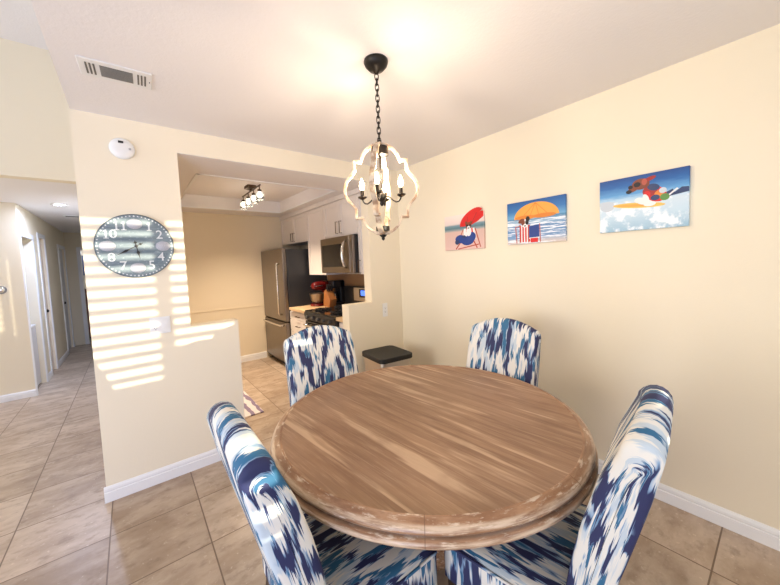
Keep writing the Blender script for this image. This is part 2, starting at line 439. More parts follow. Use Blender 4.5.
bm = newbm()
for a, b in ((6.48, 6.76), (7.28, 8.39), (9.21, 9.3)): bboard(bm, (-1.0, a, 0), (-1.0, b, 0), .085)
struct('baseboard_hall', bm, M_trim)
# thin ledge line across the kitchen's far wall
sbx('trim_6', XA + .12, 1.64, YK - .008, YK, .845, .86, M_kwall)

# ------------------------------------------------------------------ dining table
TC = (1.032, 1.066)
tb = thing('dining_table', 'round weathered-oak dining table with a moulded rim, between the four ikat chairs', 'table', (*TC, 0))
bm = newbm()
lathe(bm, [(0, .758), (.3, .758), (.5, .758), (.638, .758)], 128, None, 0, cap=False)
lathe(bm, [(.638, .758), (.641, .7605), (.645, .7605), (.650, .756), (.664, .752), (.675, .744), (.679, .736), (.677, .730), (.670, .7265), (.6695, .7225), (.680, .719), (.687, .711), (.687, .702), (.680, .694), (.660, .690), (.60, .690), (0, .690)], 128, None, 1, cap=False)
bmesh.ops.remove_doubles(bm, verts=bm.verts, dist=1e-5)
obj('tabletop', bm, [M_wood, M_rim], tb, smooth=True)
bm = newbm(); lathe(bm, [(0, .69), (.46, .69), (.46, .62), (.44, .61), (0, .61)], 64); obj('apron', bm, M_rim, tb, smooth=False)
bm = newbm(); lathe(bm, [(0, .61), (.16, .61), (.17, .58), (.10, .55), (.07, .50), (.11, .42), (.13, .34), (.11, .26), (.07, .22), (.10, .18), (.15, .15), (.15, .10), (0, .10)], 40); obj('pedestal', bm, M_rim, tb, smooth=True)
for k in range(4):
    bm = newbm(); a = PI / 9 + k * PI / 2
    M = Matrix.Rotation(a, 4, 'Z')
    prism(bm, [(.08, .19), (.2, .17), (.29, .09), (.33, .05), (.33, 0), (.27, 0), (.26, .03), (.2, .08), (.08, .09)], -.035, .035, lambda u, v, d: M @ Vector((u, d, v)))
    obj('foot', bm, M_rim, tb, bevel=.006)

# ------------------------------------------------------------------ parsons chairs
HW = .214
def interp(x, tab):
    if x <= tab[0][0]: return tab[0][1]
    for (a, b), (c, d) in zip(tab, tab[1:]):
        if x <= c: return b + (d - b) * (x - a) / (c - a)
    return tab[-1][1]
def chair_back():
    bm = newbm(); uvl = bm.loops.layers.uv.new('UVMap')
    nx, K = 28, 4
    zc, za = 1.015, 1.07
    def topz(x):
        a = abs(x)
        e = .055 * (math.cos(min(a / .192, 1) * PI / 2) ** .85)
        # shoulder rounding at the very corner
        r = .014; d = a - (HW - r)
        drop = (r - math.sqrt(max(r * r - d * d, 0))) if d > 0 else 0
        return zc + e - drop
    def yf(z):   # front face
        return interp(z, ((.31, -.15), (.49, -.168), (.62, -.184), (.74, -.207), (.87, -.243), (.97, -.285), (1.06, -.325))) + .035 - .009 * (z - .45) / .55
    def th(z):
        return yf(z) - .064 + .008 * (z - .45) / .55 - interp(z, ((.31, -.25), (.44, -.275), (.60, -.315), (.744, -.352), (.88, -.385), (1.0, -.408), (1.06, -.415)))
    def profile(x):
        zt = topz(x); r = .04; pts = []
        for i in range(13):
            z = .31 + (zt - r - .31) * i / 12; pts.append((yf(z), z))
        zr = zt - r; y0 = yf(zr); T = th(zr); yc = y0 - T / 2
        for i in range(1, 8):
            a = PI * i / 8; pts.append((yc + math.cos(a) * T / 2, zr + math.sin(a) * r))
        for i in range(12, -1, -1):
            z = .31 + (zt - r - .31) * i / 12; pts.append((yf(z) - th(z), z))
        return pts
    def medial(P):
        n = len(P); out = []
        m = [((P[i][0] + P[n - 1 - i][0]) / 2, (P[i][1] + P[n - 1 - i][1]) / 2) for i in range(n)]
        capz = P[12][1] - .02
        return [(a, min(b, capz)) for a, b in m]
    cols = []; us = []
    er = .016
    xs = [-HW + er * (1 - math.cos(a)) for a in (0, .45, .9, 1.3)] + [(-HW + er) + (2 * HW - 2 * er) * i / nx for i in range(1, nx)]
    xs += [-x for x in xs[:4]][::-1]
    for x in xs:
        P = profile(x); m = medial(P)
        d = max(0, abs(x) - (HW - er)); ins = er - math.sqrt(max(er * er - d * d, 0))
        Q = []
        for (y, z), (my, mz) in zip(P, m):
            v = Vector((my - y, mz - z)); L = max(v.length, 1e-6); v = v / L * min(ins, L * .8)
            Q.append((y + v.x, z + v.y))
        cols.append(Q)
    vs = [[bm.verts.new((x, y, z)) for (y, z) in Q] for x, Q in zip(xs, cols)]
    # v coordinate = length along the middle profile
    ref = profile(0); vv = [0]
    for a, b in zip(ref, ref[1:]): vv.append(vv[-1] + math.hypot(a[0] - b[0], a[1] - b[1]))
    def face(quad, uvs):
        try: f = bm.faces.new(quad)
        except ValueError: return
        f.smooth = True
        for l in f.loops: l[uvl].uv = uvs[quad.index(l.vert)]
    n = len(ref)
    for i in range(len(xs) - 1):
        for j in range(n - 1):
            face([vs[i][j], vs[i + 1][j], vs[i + 1][j + 1], vs[i][j + 1]], [(xs[i], vv[j]), (xs[i + 1], vv[j]), (xs[i + 1], vv[j + 1]), (xs[i], vv[j + 1])])
    for side, ci in ((-1, 0), (1, -1)):
        Q = cols[ci]; m = medial(Q); x = xs[ci]; prev = vs[ci]; pu = side * HW
        for k in range(1, K + 1):
            f = k / K * .985; nu = side * (HW + f * .085)
            ring = [bm.verts.new((x + side * .005 * math.sin(f * PI / 2), y + (a - y) * f, z + (b - z) * f)) for (y, z), (a, b) in zip(Q, m)]
            for j in range(n - 1):
                q = [prev[j], prev[j + 1], ring[j + 1], ring[j]]; uq = [(pu, vv[j]), (pu, vv[j + 1]), (nu, vv[j + 1]), (nu, vv[j])]
                if side == 1: q = q[::-1]; uq = uq[::-1]
                face(q, uq)
            prev = ring; pu = nu
    bmesh.ops.recalc_face_normals(bm, faces=bm.faces)
    return bm
def rbox_uv(x0, x1, y0, y1, z0, z1, crown=0, r=.02, n=10):
    """soft box with UVs: the top runs with y, the skirts with z"""
    bm = newbm(); uvl = bm.loops.layers.uv.new('UVMap')
    bmesh.ops.create_cube(bm, size=1)
    for v in bm.verts:
        v.co = Vector((x0 + (v.co.x + .5) * (x1 - x0), y0 + (v.co.y + .5) * (y1 - y0), z0 + (v.co.z + .5) * (z1 - z0)))
    bmesh.ops.subdivide_edges(bm, edges=[e for e in bm.edges], cuts=n, use_grid_fill=True)
    cx, cy = (x0 + x1) / 2, (y0 + y1) / 2
    c = [Vector((x0 + r, y0 + r, z0)), Vector((x1 - r, y1 - r, z1 - r))]
    for v in bm.verts:
        q = Vector((min(max(v.co.x, c[0].x), c[1].x), min(max(v.co.y, c[0].y), c[1].y), min(v.co.z, c[1].z)))
        d = v.co - q
        if d.length > r: v.co = q + d.normalized() * r
        if v.co.z > z1 - r * .5:
            a = max(0, 1 - ((v.co.x - cx) / (x1 - x0) * 2) ** 2) * max(0, 1 - ((v.co.y - cy) / (y1 - y0) * 2) ** 2)
            v.co.z += crown * a ** .6
    bm.normal_update()
    for f in bm.faces:
        f.smooth = True; nn = f.normal; ax = max(range(3), key=lambda i: abs(nn[i]))
        for l in f.loops:
            p = l.vert.co
            l[uvl].uv = (p.x, p.y + 3) if ax == 2 else ((p.y + .37, p.z) if ax == 0 else (p.x, p.z + 1.7))
    return bm
def make_chair():
    t = thing('dining_chair', '', 'chair')
    obj('seat', rbox_uv(-.243, .243, -.205, .235, .36, .49, .012), M_ikat, t)
    b = obj('backrest', chair_back(), M_ikat, t)
    bm = newbm(); pts = []
    for (cx, cy, a0) in ((.226, .218, 0), (-.226, .218, PI / 2), (-.226, -.15, PI), (.226, -.15, 1.5 * PI)):
        for k in range(4):
            a = a0 + k * PI / 6; pts.append((cx + .015 * math.cos(a), cy + .015 * math.sin(a), .483))
    tube(bm, pts, .0045, 8, closed=True)
    uvl = bm.loops.layers.uv.new('UVMap')
    for f in bm.faces:
        for l in f.loops: l[uvl].uv = (l.vert.co.x * .2 + 5, l.vert.co.y + l.vert.co.x)
    obj('piping', bm, M_ikat, t, smooth=True)
    for sx in (-1, 1):
        for yy, sp in ((.22, 0), (-.175, -.05)):
            bm = newbm(); vs = []
            lathe(bm, [(0, 0), (.016, 0), (.022, .2), (.026, .362), (0, .362)], 4, Matrix.Translation((sx * .19, yy, 0)) @ Matrix.Rotation(PI / 4, 4, 'Z'))
            for v in bm.verts: v.co.y += sp * (1 - v.co.z / .362)
            obj('leg', bm, M_darkwood, t)
    return t
ch0 = make_chair()
GRP = 'ikat dining chairs around the round table'
chairs = [((.859, 1.568), 171.8, 'blue-and-white ikat parsons chair on the kitchen side of the round table'),
          ((1.517, 1.087), 98.4, 'blue-and-white ikat parsons chair with its back against the cream picture wall'),
          ((.502, .961), -90.5, 'blue-and-white ikat parsons chair at the left front of the table, seen edge-on'),
          ((1.047, .540), 8.9, 'blue-and-white ikat parsons chair at the right front of the table, seen edge-on')]
for i, ((x, y), a, lab) in enumerate(chairs):
    c = ch0 if i == 0 else copy_tree(ch0)
    c.location = (x, y, 0); c.rotation_euler = (0, 0, math.radians(a)); tag(c, lab, 'chair', GRP)

# ------------------------------------------------------------------ chandelier
HX, HY = 1.012, 1.30
chd = thing('chandelier', 'whitewashed quatrefoil lantern chandelier with four candle bulbs, hanging over the round table', 'chandelier', (HX, HY, 0), math.radians(-38 + 180))
bm = newbm(); lathe(bm, [(0, CZ), (.058, CZ), (.060, CZ - .008), (.054, CZ - .024), (.036, CZ - .043), (.016, CZ - .05), (.008, CZ - .062), (0, CZ - .064)], 36); obj('canopy', bm, M_bronze, chd, smooth=True)
z = CZ - .06; k = 0; ztop = 2.055
while z > ztop + .004:
    bm = newbm(); h, w = .034, .009; M = Matrix.Translation((0, 0, z - h / 2 + .003)) @ Matrix.Rotation(k * PI / 2 + .3, 4, 'Z')
    tube(bm, [M @ Vector((w * math.cos(a), 0, max(min(math.sin(a) * h * .62, h / 2), -h / 2))) for a in [2 * PI * q / 14 for q in range(14)]], .0026, 6, closed=True)
    obj('chain_link', bm, M_bronze, chd, smooth=True); z -= h - .008; k += 1
ZC = 1.818
def arcp(c, r, a0, a1, n): return [(c[0] + r * math.cos(math.radians(a0 + (a1 - a0) * i / n)), c[1] + r * math.sin(math.radians(a0 + (a1 - a0) * i / n))) for i in range(n + 1)]
half = [(.0, .222), (.03, .218)] + arcp((0, .122), .098, 72, 8, 7) + [(.100, .140), (.130, .140), (.130, .094)] + [(.148, .070), (.168, .048), (.180, .022), (.184, 0)]
half += [(x, -z_) for x, z_ in half[::-1][1:]]
def quat_frame(rot):
    bm = newbm(); wd, tk = .0125, .014
    pts = half + [(-x, z_) for x, z_ in half[::-1][1:-1]]
    n = len(pts); ring = []
    M = Matrix.Translation((0, 0, ZC)) @ Matrix.Rotation(rot, 4, 'Z')
    for i in range(n):
        a = Vector(pts[i - 1]); b = Vector(pts[i]); c = Vector(pts[(i + 1) % n])
        d1 = (b - a).normalized(); d2 = (c - b).normalized(); n1 = Vector((d1.y, -d1.x)); n2 = Vector((d2.y, -d2.x))
        m = (n1 + n2); m = m / max(m.length_squared, .5) * 2 / 1
        nv = m / 2 * 1.0
        L = 1.0 / max(.6, nv.length) if nv.length else 1
        o = b + nv * L * tk * .5; q = b - nv * L * tk * .5
        ring.append([bm.verts.new(M @ Vector((p.x, s * wd, p.y))) for s in (-1, 1) for p in (o, q)])
    for i in range(n):
        A = ring[i]; Bq = ring[(i + 1) % n]
        for a, b in ((0, 1), (1, 3), (3, 2), (2, 0)): bm.faces.new((A[a], A[b], Bq[b], Bq[a]))
    bmesh.ops.recalc_face_normals(bm, faces=bm.faces); return bm
obj('wood_frame', quat_frame(0), M_frame, chd, bevel=.0015)
obj('wood_frame', quat_frame(PI / 2 - .22), M_frame, chd, bevel=.0015)
bm = newbm(); lathe(bm, [(0, ZC + .24), (.008, ZC + .24), (.012, ZC + .214), (.040, ZC + .208), (.042, ZC + .200), (.042, ZC + .168), (.038, ZC + .166), (0, ZC + .166)], 32)
auto_smooth(obj('top_hub', bm, M_bronze, chd))
bm = newbm(); lathe(bm, [(0, ZC + .18), (.0055, ZC + .18), (.0055, ZC - .0), (0, ZC - .0)], 12); obj('rod', bm, M_bronze, chd, smooth=False)
bm = newbm(); lathe(bm, [(0, ZC + .002), (.008, ZC), (.011, ZC - .01), (.022, ZC - .024), (.024, ZC - .038), (.016, ZC - .054), (.008, ZC - .06), (.011, ZC - .07), (.006, ZC - .08), (0, ZC - .083)], 24); obj('centre_hub', bm, M_bronze, chd, smooth=True)
bm = newbm(); lathe(bm, [(0, ZC - .185), (.034, ZC - .185), (.034, ZC - .206), (0, ZC - .206)], 24); obj('bottom_hub', bm, M_bronze, chd)
bm = newbm(); lathe(bm, [(0, ZC - .222), (.02, ZC - .226), (.012, ZC - .236), (.007, ZC - .24), (.009, ZC - .247), (0, ZC - .256)], 20); obj('finial', bm, M_bronze, chd, smooth=True)
for q in range(4):
    a = q * PI / 2 - .19; R_ = Matrix.Rotation(a, 4, 'Z')
    P = [(.015, -.035), (.03, -.036), (.045, -.044), (.06, -.058), (.074, -.066), (.086, -.064), (.095, -.054), (.099, -.042)]
    bm = newbm(); tube(bm, [R_ @ Vector((x, 0, ZC + z_)) for x, z_ in P], .0038, 8); arm = obj('arm', bm, M_bronze, chd, smooth=True)
    T = Matrix.Translation((R_ @ Vector((.099, 0, 0))))
    bm = newbm(); lathe(bm, [(0, ZC - .044), (.006, ZC - .044), (.020, ZC - .036), (.024, ZC - .030), (.021, ZC - .030), (.010, ZC - .034), (0, ZC - .034)], 20, T); obj('drip_cup', bm, M_bronze, arm, smooth=True)
    bm = newbm(); lathe(bm, [(0, ZC - .034), (.0095, ZC - .034), (.0095, ZC + .004), (0, ZC + .004)], 16, T); obj('candle_sleeve', bm, M_bronze, arm)
    bm = newbm(); lathe(bm, [(0, ZC + .004), (.007, ZC + .004), (.012, ZC + .016), (.0135, ZC + .026), (.011, ZC + .04), (.006, ZC + .052), (.002, ZC + .062), (0, ZC + .064)], 16, T); obj('bulb', bm, M_bulb, arm, smooth=True)

# ------------------------------------------------------------------ ceiling vent, smoke detector
vt = thing('ceiling_vent', 'white rectangular vent with a dark grey grille, in the dining ceiling', 'vent', (.02, 2.115, CZ), math.radians(-2))
bm = newbm(); box(bm, -.14, .14, -.085, .085, -.006, 0); obj('plate', bm, M_white, vt, bevel=.003)
bm = newbm()
box(bm, -.062, .062, -.052, .052, -.0075, -.006)
for s in (-1, 1):
    for i in range(3): x = s * (.083 + i * .014); box(bm, x - .0035, x + .0035, -.052, .052, -.0075, -.006)
obj('grille', bm, plain('vent_slot_grey', srgb(104, 100, 94), .7, 0, 0), vt)
bm = newbm()
for i in range(9): y = -.046 + i * .0115; box(bm, -.062, .062, y - .0012, y + .0012, -.010, -.0075)
obj('slat', bm, plain('vent_slat_grey', srgb(140, 136, 128), .6, 0, 0), vt)
bm = newbm(); box(bm, .128, .131, -.004, .004, -.009, -.006); obj('lever', bm, M_black, vt)
sd = thing('smoke_detector', 'round white smoke detector with a small dark window, high on the wall above the clock', 'smoke detector', (.018, D, 2.247))
RX = Matrix.Rotation(PI / 2, 4, 'X')
bm = newbm(); lathe(bm, [(0, 0), (.064, 0), (.066, .008), (.064, .018), (.056, .026), (.030, .031), (0, .032)], 40, RX); obj('body', bm, M_white, sd, smooth=True)
bm = newbm(); box(bm, -.018, .008, -.032, -.022, .028, .042); obj('display', bm, M_black, sd)
bm = newbm(); lathe(bm, [(0, .025), (.007, .025), (.007, .033), (0, .033)], 16, Matrix.Translation((.038, 0, -.002)) @ RX); obj('test_button', bm, plain('grey_button', srgb(180, 178, 176), .5, 0, 0), sd)

# ------------------------------------------------------------------ wall clock
ck = thing('wall_clock', 'round weathered blue-grey clock with white numerals, hanging on the sun-striped wall', 'clock', (.045, D, 1.627))
CR = .205
bm = newbm(); lathe(bm, [(0, 0), (CR, 0), (CR, .014), (CR - .004, .018), (0, .018)], 72, RX); obj('face', bm, M_clock, ck)
bm = newbm(); lathe(bm, [(CR - .0015, .0), (CR + .0015, .0), (CR + .0015, .0195), (CR - .0015, .0195)], 72, RX, cap=False); obj('rim', bm, plain('dark_grey_rim', srgb(88, 96, 104), .4, 0, .02), ck)
bm = newbm()
for i in range(60):
    a = 2 * PI * i / 60; lathe(bm, [(0, .0185), (.0042 if i % 5 else .0055, .0185), (.0042 if i % 5 else .0055, .0192), (0, .0192)], 8, Matrix.Translation((math.sin(a) * .193, 0, math.cos(a) * .193)) @ RX)
obj('minute_dots', bm, M_clockwhite, ck)
def text_mesh(s, size):
    cu = bpy.data.curves.new('numeral', 'FONT'); cu.body = s; cu.size = size; cu.extrude = .0006; cu.offset = size * .004; cu.align_x = 'CENTER'; cu.align_y = 'CENTER'; cu.resolution_u = 3
    o = bpy.data.objects.new('tmp', cu); C.objects.link(o); dg = bpy.context.evaluated_depsgraph_get(); dg.update()
    me = bpy.data.meshes.new_from_object(o.evaluated_get(dg)); bpy.data.objects.remove(o); return me
for hnum in (1, 2, 4, 5, 7, 8, 10, 11):
    a = 2 * PI * hnum / 12; ds = str(hnum)
    for q, dg_ in enumerate(ds):
        dx = (q - (len(ds) - 1) / 2) * .036
        loc = (math.sin(a) * .148 + dx, -.0195, math.cos(a) * .148)
        if dg_ == '1':
            bm = newbm(); prism(bm, [(-.012, -.027), (.014, -.027), (.014, -.022), (.005, -.022), (.005, .029), (.000, .029), (-.013, .019), (-.010, .015), (-.004, .018), (-.004, -.022), (-.012, -.022)], -.0006, .0006, lambda u, v, d: (u, d, v))
            o = obj('numeral', bm, M_clockwhite, ck); o.location = loc
        else:
            me = text_mesh(dg_, .080); me.name = 'numeral'; me.materials.clear(); me.materials.append(M_clockwhite)
            o = link(bpy.data.objects.new('numeral', me)); o.parent = ck; o.location = loc; o.rotation_euler = (PI / 2, 0, 0)
for hnum in (0, 3, 6, 9):
    a = 2 * PI * hnum / 12; bm = newbm()
    lathe(bm, [(0, .0185), (.041, .0185), (.040, .0195), (0, .0205)], 28, Matrix.Translation((math.sin(a) * .143, 0, math.cos(a) * .143)) @ RX)
    for v in bm.verts: v.co.z = math.cos(a) * .143 + (v.co.z - math.cos(a) * .143) * .8
    o = obj('shell_disc', bm, M_shell, ck, smooth=True)
def hand(name, ang, L, w, tail, y):
    bm = newbm(); M = Matrix.Rotation(ang, 4, 'Y')
    prism(bm, [(-w * .35, -tail), (w * .35, -tail), (w * .3, L * .35), (w * 1.3, L * .5), (w * .5, L * .68), (0, L), (-w * .5, L * .68), (-w * 1.3, L * .5), (-w * .3, L * .35)], -y, -y - .0015, lambda u, v, d: M @ Vector((u, d, v)))
    box(bm, -w * 1.2, w * 1.2, -y - .0015, -y, -tail * .75, -tail * .5, 0, M)
    obj(name, bm, M_black, ck)
hand('hour_hand', math.radians(170), .085, .007, .035, .022)
hand('minute_hand', math.radians(240), .125, .006, .04, .025)
bm = newbm(); lathe(bm, [(0, .018), (.009, .018), (.009, .028), (0, .03)], 16, RX); obj('centre_pin', bm, M_black, ck)

# ------------------------------------------------------------------ outlet plates, doorstop, thermostat
sw = thing('switch_plate', 'white two-gang plate with an outlet and a rocker switch, on the wall below the clock', 'switch plate', (.137, D, 1.088))
bm = newbm(); box(bm, -.058, .058, -.006, 0, -.057, .057); obj('plate', bm, M_white, sw, bevel=.003)
bm = newbm(); box(bm, .010, .044, -.009, -.005, -.034, .034); box(bm, .015, .039, -.012, -.009, -.028, 0.0); obj('rocker_switch', bm, M_white, sw, bevel=.001)
M_slot = plain('outlet_slot_grey', srgb(120, 118, 124), .6, 0, 0)
def sockets(par, x0):
    for s in (1, -1):
        bm = newbm(); prism(bm, [(x0 + .017 * math.cos(a), s * .0195 + max(-.0135, min(.0135, .017 * math.sin(a)))) for a in [2 * PI * k / 20 for k in range(20)]], -.0085, -.005, lambda u, v, d: (u, d, v), 0)
        for dx in (-.0065, .0065): box(bm, x0 + dx - .0013, x0 + dx + .0013, -.0092, -.0085, s * .0195 - .001, s * .0195 + .008, 1)
        box(bm, x0 - .0025, x0 + .0025, -.0092, -.0085, s * .0195 - .010, s * .0195 - .005, 1)
        obj('socket', bm, [M_white, M_slot], par)
sockets(sw, -.027)
ot = thing('outlet_plate', 'white single outlet plate on the short wall above the trash can', 'outlet', (2.088, D, .952))
bm = newbm(); box(bm, -.032, .032, -.006, 0, -.072, .072); obj('plate', bm, M_white, ot, bevel=.003)
sockets(ot, 0)
th_ = thing('thermostat', 'small round grey fixture on the sunlit entry wall at the left picture edge', 'thermostat', (-1.185, YL, 1.32))
bm = newbm(); lathe(bm, [(0, 0), (.048, 0), (.048, .01), (0, .012)], 28, RX); obj('base', bm, plain('grey_plastic', srgb(150, 146, 140), .5, 0, 0), th_, smooth=False)
bm = newbm(); lathe(bm, [(0, .01), (.034, .01), (.034, .03), (.028, .036), (0, .038)], 28, RX); obj('dial', bm, M_chrome, th_, smooth=True)

# ------------------------------------------------------------------ canvases on the right wall
def canvas(name, y0, y1, z0, z1, label, shapes, bg, mats):
    """picture u runs left to right (towards -y), v upwards"""
    t = thing(name, label, 'picture', (W, (y0 + y1) / 2, z0))
    hy = (y0 + y1) / 2; wd, ht = y1 - y0, z1 - z0; T = .022
    bm = newbm(); box(bm, -T, 0, -wd / 2, wd / 2, 0, ht)
    obj('stretched_canvas', bm, bg, t, bevel=.002)
    bm = newbm(); k = 0
    for pts, mi in shapes:
        d0 = -T - .0002 - k * .00006; k += 1
        prism(bm, pts, d0 - .0003, d0 + .0003, lambda u, v, d: (d, wd / 2 - u * wd, v * ht), mi)
    obj('printed_figures', bm, mats, t)
    return t
def ell(cx, cy, rx, ry, n=18, rot=0, a0=0, a1=360):
    out = []
    for i in range(n + (0 if a1 - a0 == 360 else 1)):
        a = math.radians(a0 + (a1 - a0) * i / n); x, y = rx * math.cos(a), ry * math.sin(a)
        out.append((cx + x * math.cos(rot) - y * math.sin(rot) * .72, cy + x * math.sin(rot) * 1.38 + y * math.cos(rot)))
    return out
def bar(x0, y0, x1, y1, w=.012):
    dx, dy = x1 - x0, y1 - y0; L = math.hypot(dx, dy); nx, ny = -dy / L * w, dx / L * w * 1.3
    return [(x0 + nx, y0 + ny), (x1 + nx, y1 + ny), (x1 - nx, y1 - ny), (x0 - nx, y0 - ny)]
def scene_bg(name, stops, wave=.03, nscale=8, foam=None, foam_lo=0):
    t = NT(name); tc = t.add('ShaderNodeTexCoord'); s = t.add('ShaderNodeSeparateXYZ'); t.con(tc.outputs['Generated'], s.inputs[0])
    n = t.noise(t.map(tc.outputs['Generated'], (1, 2.2, 7)), nscale * .5, 4, .6)
    z = t.math('ADD', s.outputs[2], t.math('MULTIPLY', t.math('SUBTRACT', n, .5), wave))
    cr = t.add('ShaderNodeValToRGB'); t.con(z, cr.inputs[0]); e = cr.color_ramp.elements
    while len(e) < len(stops): e.new(.5)
    for el, (p, c) in zip(e, stops): el.position = p; el.color = (*srgb(*c), 1)
    c = cr.outputs[0]
    if foam:
        n2 = t.noise(t.map(tc.outputs['Generated'], foam[3]), 1, 5, .65)
        m = t.math('MULTIPLY', t.smooth(n2, foam[1], foam[2]), t.smooth(s.outputs[2], foam[4] + .02, foam[4] - .04))
        c = t.mix(m, c, srgb(*foam[0]))
    return t.set(c, .55)
P_red = plain('print_red', srgb(214, 34, 30), .55, 0, .03); P_dred = plain('print_dark_red', srgb(160, 40, 36), .55, 0, .03)
P_white = plain('print_white', srgb(240, 236, 232), .55, 0, .02); P_blue = plain('print_blue', srgb(36, 66, 140), .55, 0, .05)
P_brown = plain('print_brown', srgb(138, 70, 44), .55, 0, .1); P_black = plain('print_black', srgb(26, 20, 22), .55, 0, 0)
P_orange = plain('print_orange', srgb(248, 172, 74), .55, 0, .04); P_orange2 = plain('print_deep_orange', srgb(230, 136, 50), .55, 0, .04)
P_wood = plain('print_wood_red', srgb(186, 88, 66), .55, 0, .04); P_yellow = plain('print_yellow', srgb(238, 196, 96), .55, 0, .03)
P_green = plain('print_green', srgb(96, 150, 70), .55, 0, .1); P_navy = plain('print_navy', srgb(44, 62, 104), .55, 0, .05)
P_grey = plain('print_pale_grey', srgb(200, 210, 218), .55, 0, .04)
PM = [P_red, P_dred, P_white, P_blue, P_brown, P_black, P_orange, P_orange2, P_wood, P_yellow, P_green, P_navy, P_grey]
R_, DR, WH, BL, BR, BK, OR, OR2, WD, YE_, GR, NV, GY = range(13)
# picture 1: dog with sunglasses in a beach chair under a red umbrella
bg1 = scene_bg('beach_print_with_pale_sand', [(0, (226, 190, 178)), (.52, (214, 180, 166)), (.56, (150, 160, 158)), (.62, (86, 120, 130)), (.70, (120, 150, 158)), (.74, (226, 206, 198)), (1, (244, 226, 214))], .02)
S1 = [(ell(.70, .84, .31, .21, 16, .5, 0, 180), R_), ([(.46, .64), (.50, .84), (.70, 1.0), (1.0, 1.0), (1.0, .86), (.86, .74), (.70, .66)], R_), (bar(.72, .72, .84, .98, .006), DR), (bar(.60, .66, .62, .9, .006), DR),
      (bar(.30, .02, .66, .56, .014), WD), (bar(.84, .02, .60, .60, .014), WD), (bar(.36, .02, .88, .12, .012), WD), (bar(.50, .56, .34, .16, .010), WD), (bar(.80, .56, .92, .04, .012), WD),
      ([(.52, .58), (.78, .58), (.82, .26), (.50, .24)], WH), (bar(.60, .58, .56, .26, .018), R_), (bar(.72, .58, .74, .26, .018), R_),
      (ell(.42, .30, .13, .12), BL), (ell(.60, .26, .17, .15), BL), (ell(.72, .34, .09, .13), BL), (ell(.34, .22, .06, .07), NV), (ell(.52, .36, .05, .04), NV),
      (ell(.64, .48, .06, .12), WH), (ell(.56, .44, .03, .09, rot=.5), WH), (ell(.64, .66, .07, .09), BR), (ell(.585, .73, .03, .05), BR), (ell(.70, .73, .03, .05), BR), (ell(.64, .61, .035, .05), WH), (ell(.61, .66, .03, .03), BK), (ell(.675, .66, .03, .03), BK), (ell(.64, .585, .018, .018), BK)]
canvas('canvas_print', 1.605, 2.030, 1.540, 1.850, 'beach canvas of a dog in a deck chair under a red umbrella', S1, bg1, PM)
# picture 2: orange umbrella and deck chairs
bg2 = scene_bg('beach_print_with_surf', [(0, (214, 196, 186)), (.08, (190, 190, 196)), (.14, (120, 156, 196)), (.40, (96, 140, 186)), (.50, (150, 184, 208)), (.585, (70, 130, 170)), (.62, (110, 168, 206)), (.78, (52, 118, 180)), (1, (24, 84, 152))], .012, 10, ((240, 244, 248), .48, .56, (1, 2.5, 26), .58))
S2 = [(ell(.52, .60, .385, .34, 22, .02, 0, 180), OR), (ell(.34, .615, .19, .05), OR2), (ell(.66, .615, .20, .05), OR2)] + [(bar(.52, .93, x, .62, .005), OR2) for x in (.28, .42, .58, .74)]
S2 += [([(.24, .44), (.42, .44), (.42, .04), (.24, .04)], R_)] + [([(x, .44), (x + .022, .44), (x + .022, .04), (x, .04)], WH) for x in (.262, .312, .362)]
S2 += [(bar(.16, .42, .18, .02, .008), WD), (bar(.16, .41, .26, .43, .008), WD), (bar(.24, .46, .24, .02, .007), WD), ([(.40, .40), (.58, .42), (.58, .14), (.40, .14)], BL), (bar(.40, .12, .58, .12, .01), WH), (bar(.40, .44, .40, .02, .007), WD), (bar(.59, .44, .60, .02, .007), WD), ([(.43, .12), (.56, .12), (.56, .02), (.43, .02)], R_)]
S2 += [(ell(.33, .48, .055, .10), WH), (ell(.27, .54, .06, .05, rot=.4), BR), (ell(.385, .58, .035, .06), BK), (ell(.30, .50, .035, .07), BR), (ell(.37, .50, .03, .06), BK), (ell(.335, .43, .03, .04), WH), (ell(.335, .42, .016, .018), BK)]
canvas('canvas_print', .960, 1.390, 1.550, 1.863, 'beach canvas with a big orange umbrella over a dog in a striped chair', S2, bg2, PM)
# picture 3: surfing dog
bg3 = scene_bg('surf_print_with_deep_blue_sky', [(0, (150, 186, 206)), (.30, (196, 218, 230)), (.52, (206, 222, 232)), (.60, (170, 206, 228)), (.68, (96, 158, 208)), (.85, (30, 96, 164)), (1, (14, 66, 134))], .10, 6, ((238, 244, 248), .46, .60, (1, 5, 4), .56))
S3 = [([(0, .58), (.04, .60), (.20, .57), (.12, .50), (0, .52)], GY), (ell(.10, .50, .09, .10), GY), ([(.74, .60), (.84, .66), (.86, .60), (.93, .67), (1, .66), (1, .58), (.8, .54)], NV), (bar(.80, .56, .89, .66, .010), WH),
      (ell(.47, .455, .30, .05, 20, -.10), YE_), (ell(.42, .46, .20, .025, 16, -.10), OR), (ell(.56, .52, .10, .07), WH), (ell(.60, .46, .07, .05), WH), (ell(.48, .54, .05, .05), WH),
      (ell(.66, .62, .13, .13, 18, -.6), R_), (ell(.60, .68, .08, .09), DR), (ell(.64, .74, .07, .06, rot=-.3), NV), (ell(.70, .60, .05, .07), OR2), (ell(.76, .54, .05, .06), GR), (ell(.66, .55, .05, .05), NV), (ell(.57, .62, .04, .07), R_), (ell(.74, .66, .04, .05), GY), (ell(.56, .56, .03, .08, rot=.4), WH),
      (ell(.50, .83, .10, .10), BR), (ell(.42, .77, .07, .055, rot=.5), BR), (ell(.365, .72, .035, .035), BK), (ell(.60, .90, .07, .035, rot=.3), DR), (ell(.46, .83, .04, .045), BK), (ell(.385, .80, .028, .035), BK), (ell(.54, .86, .03, .06), WD)]
canvas('canvas_print', .343, .757, 1.580, 1.892, 'canvas of a dog surfing on a yellow board through white spray', S3, bg3, PM)

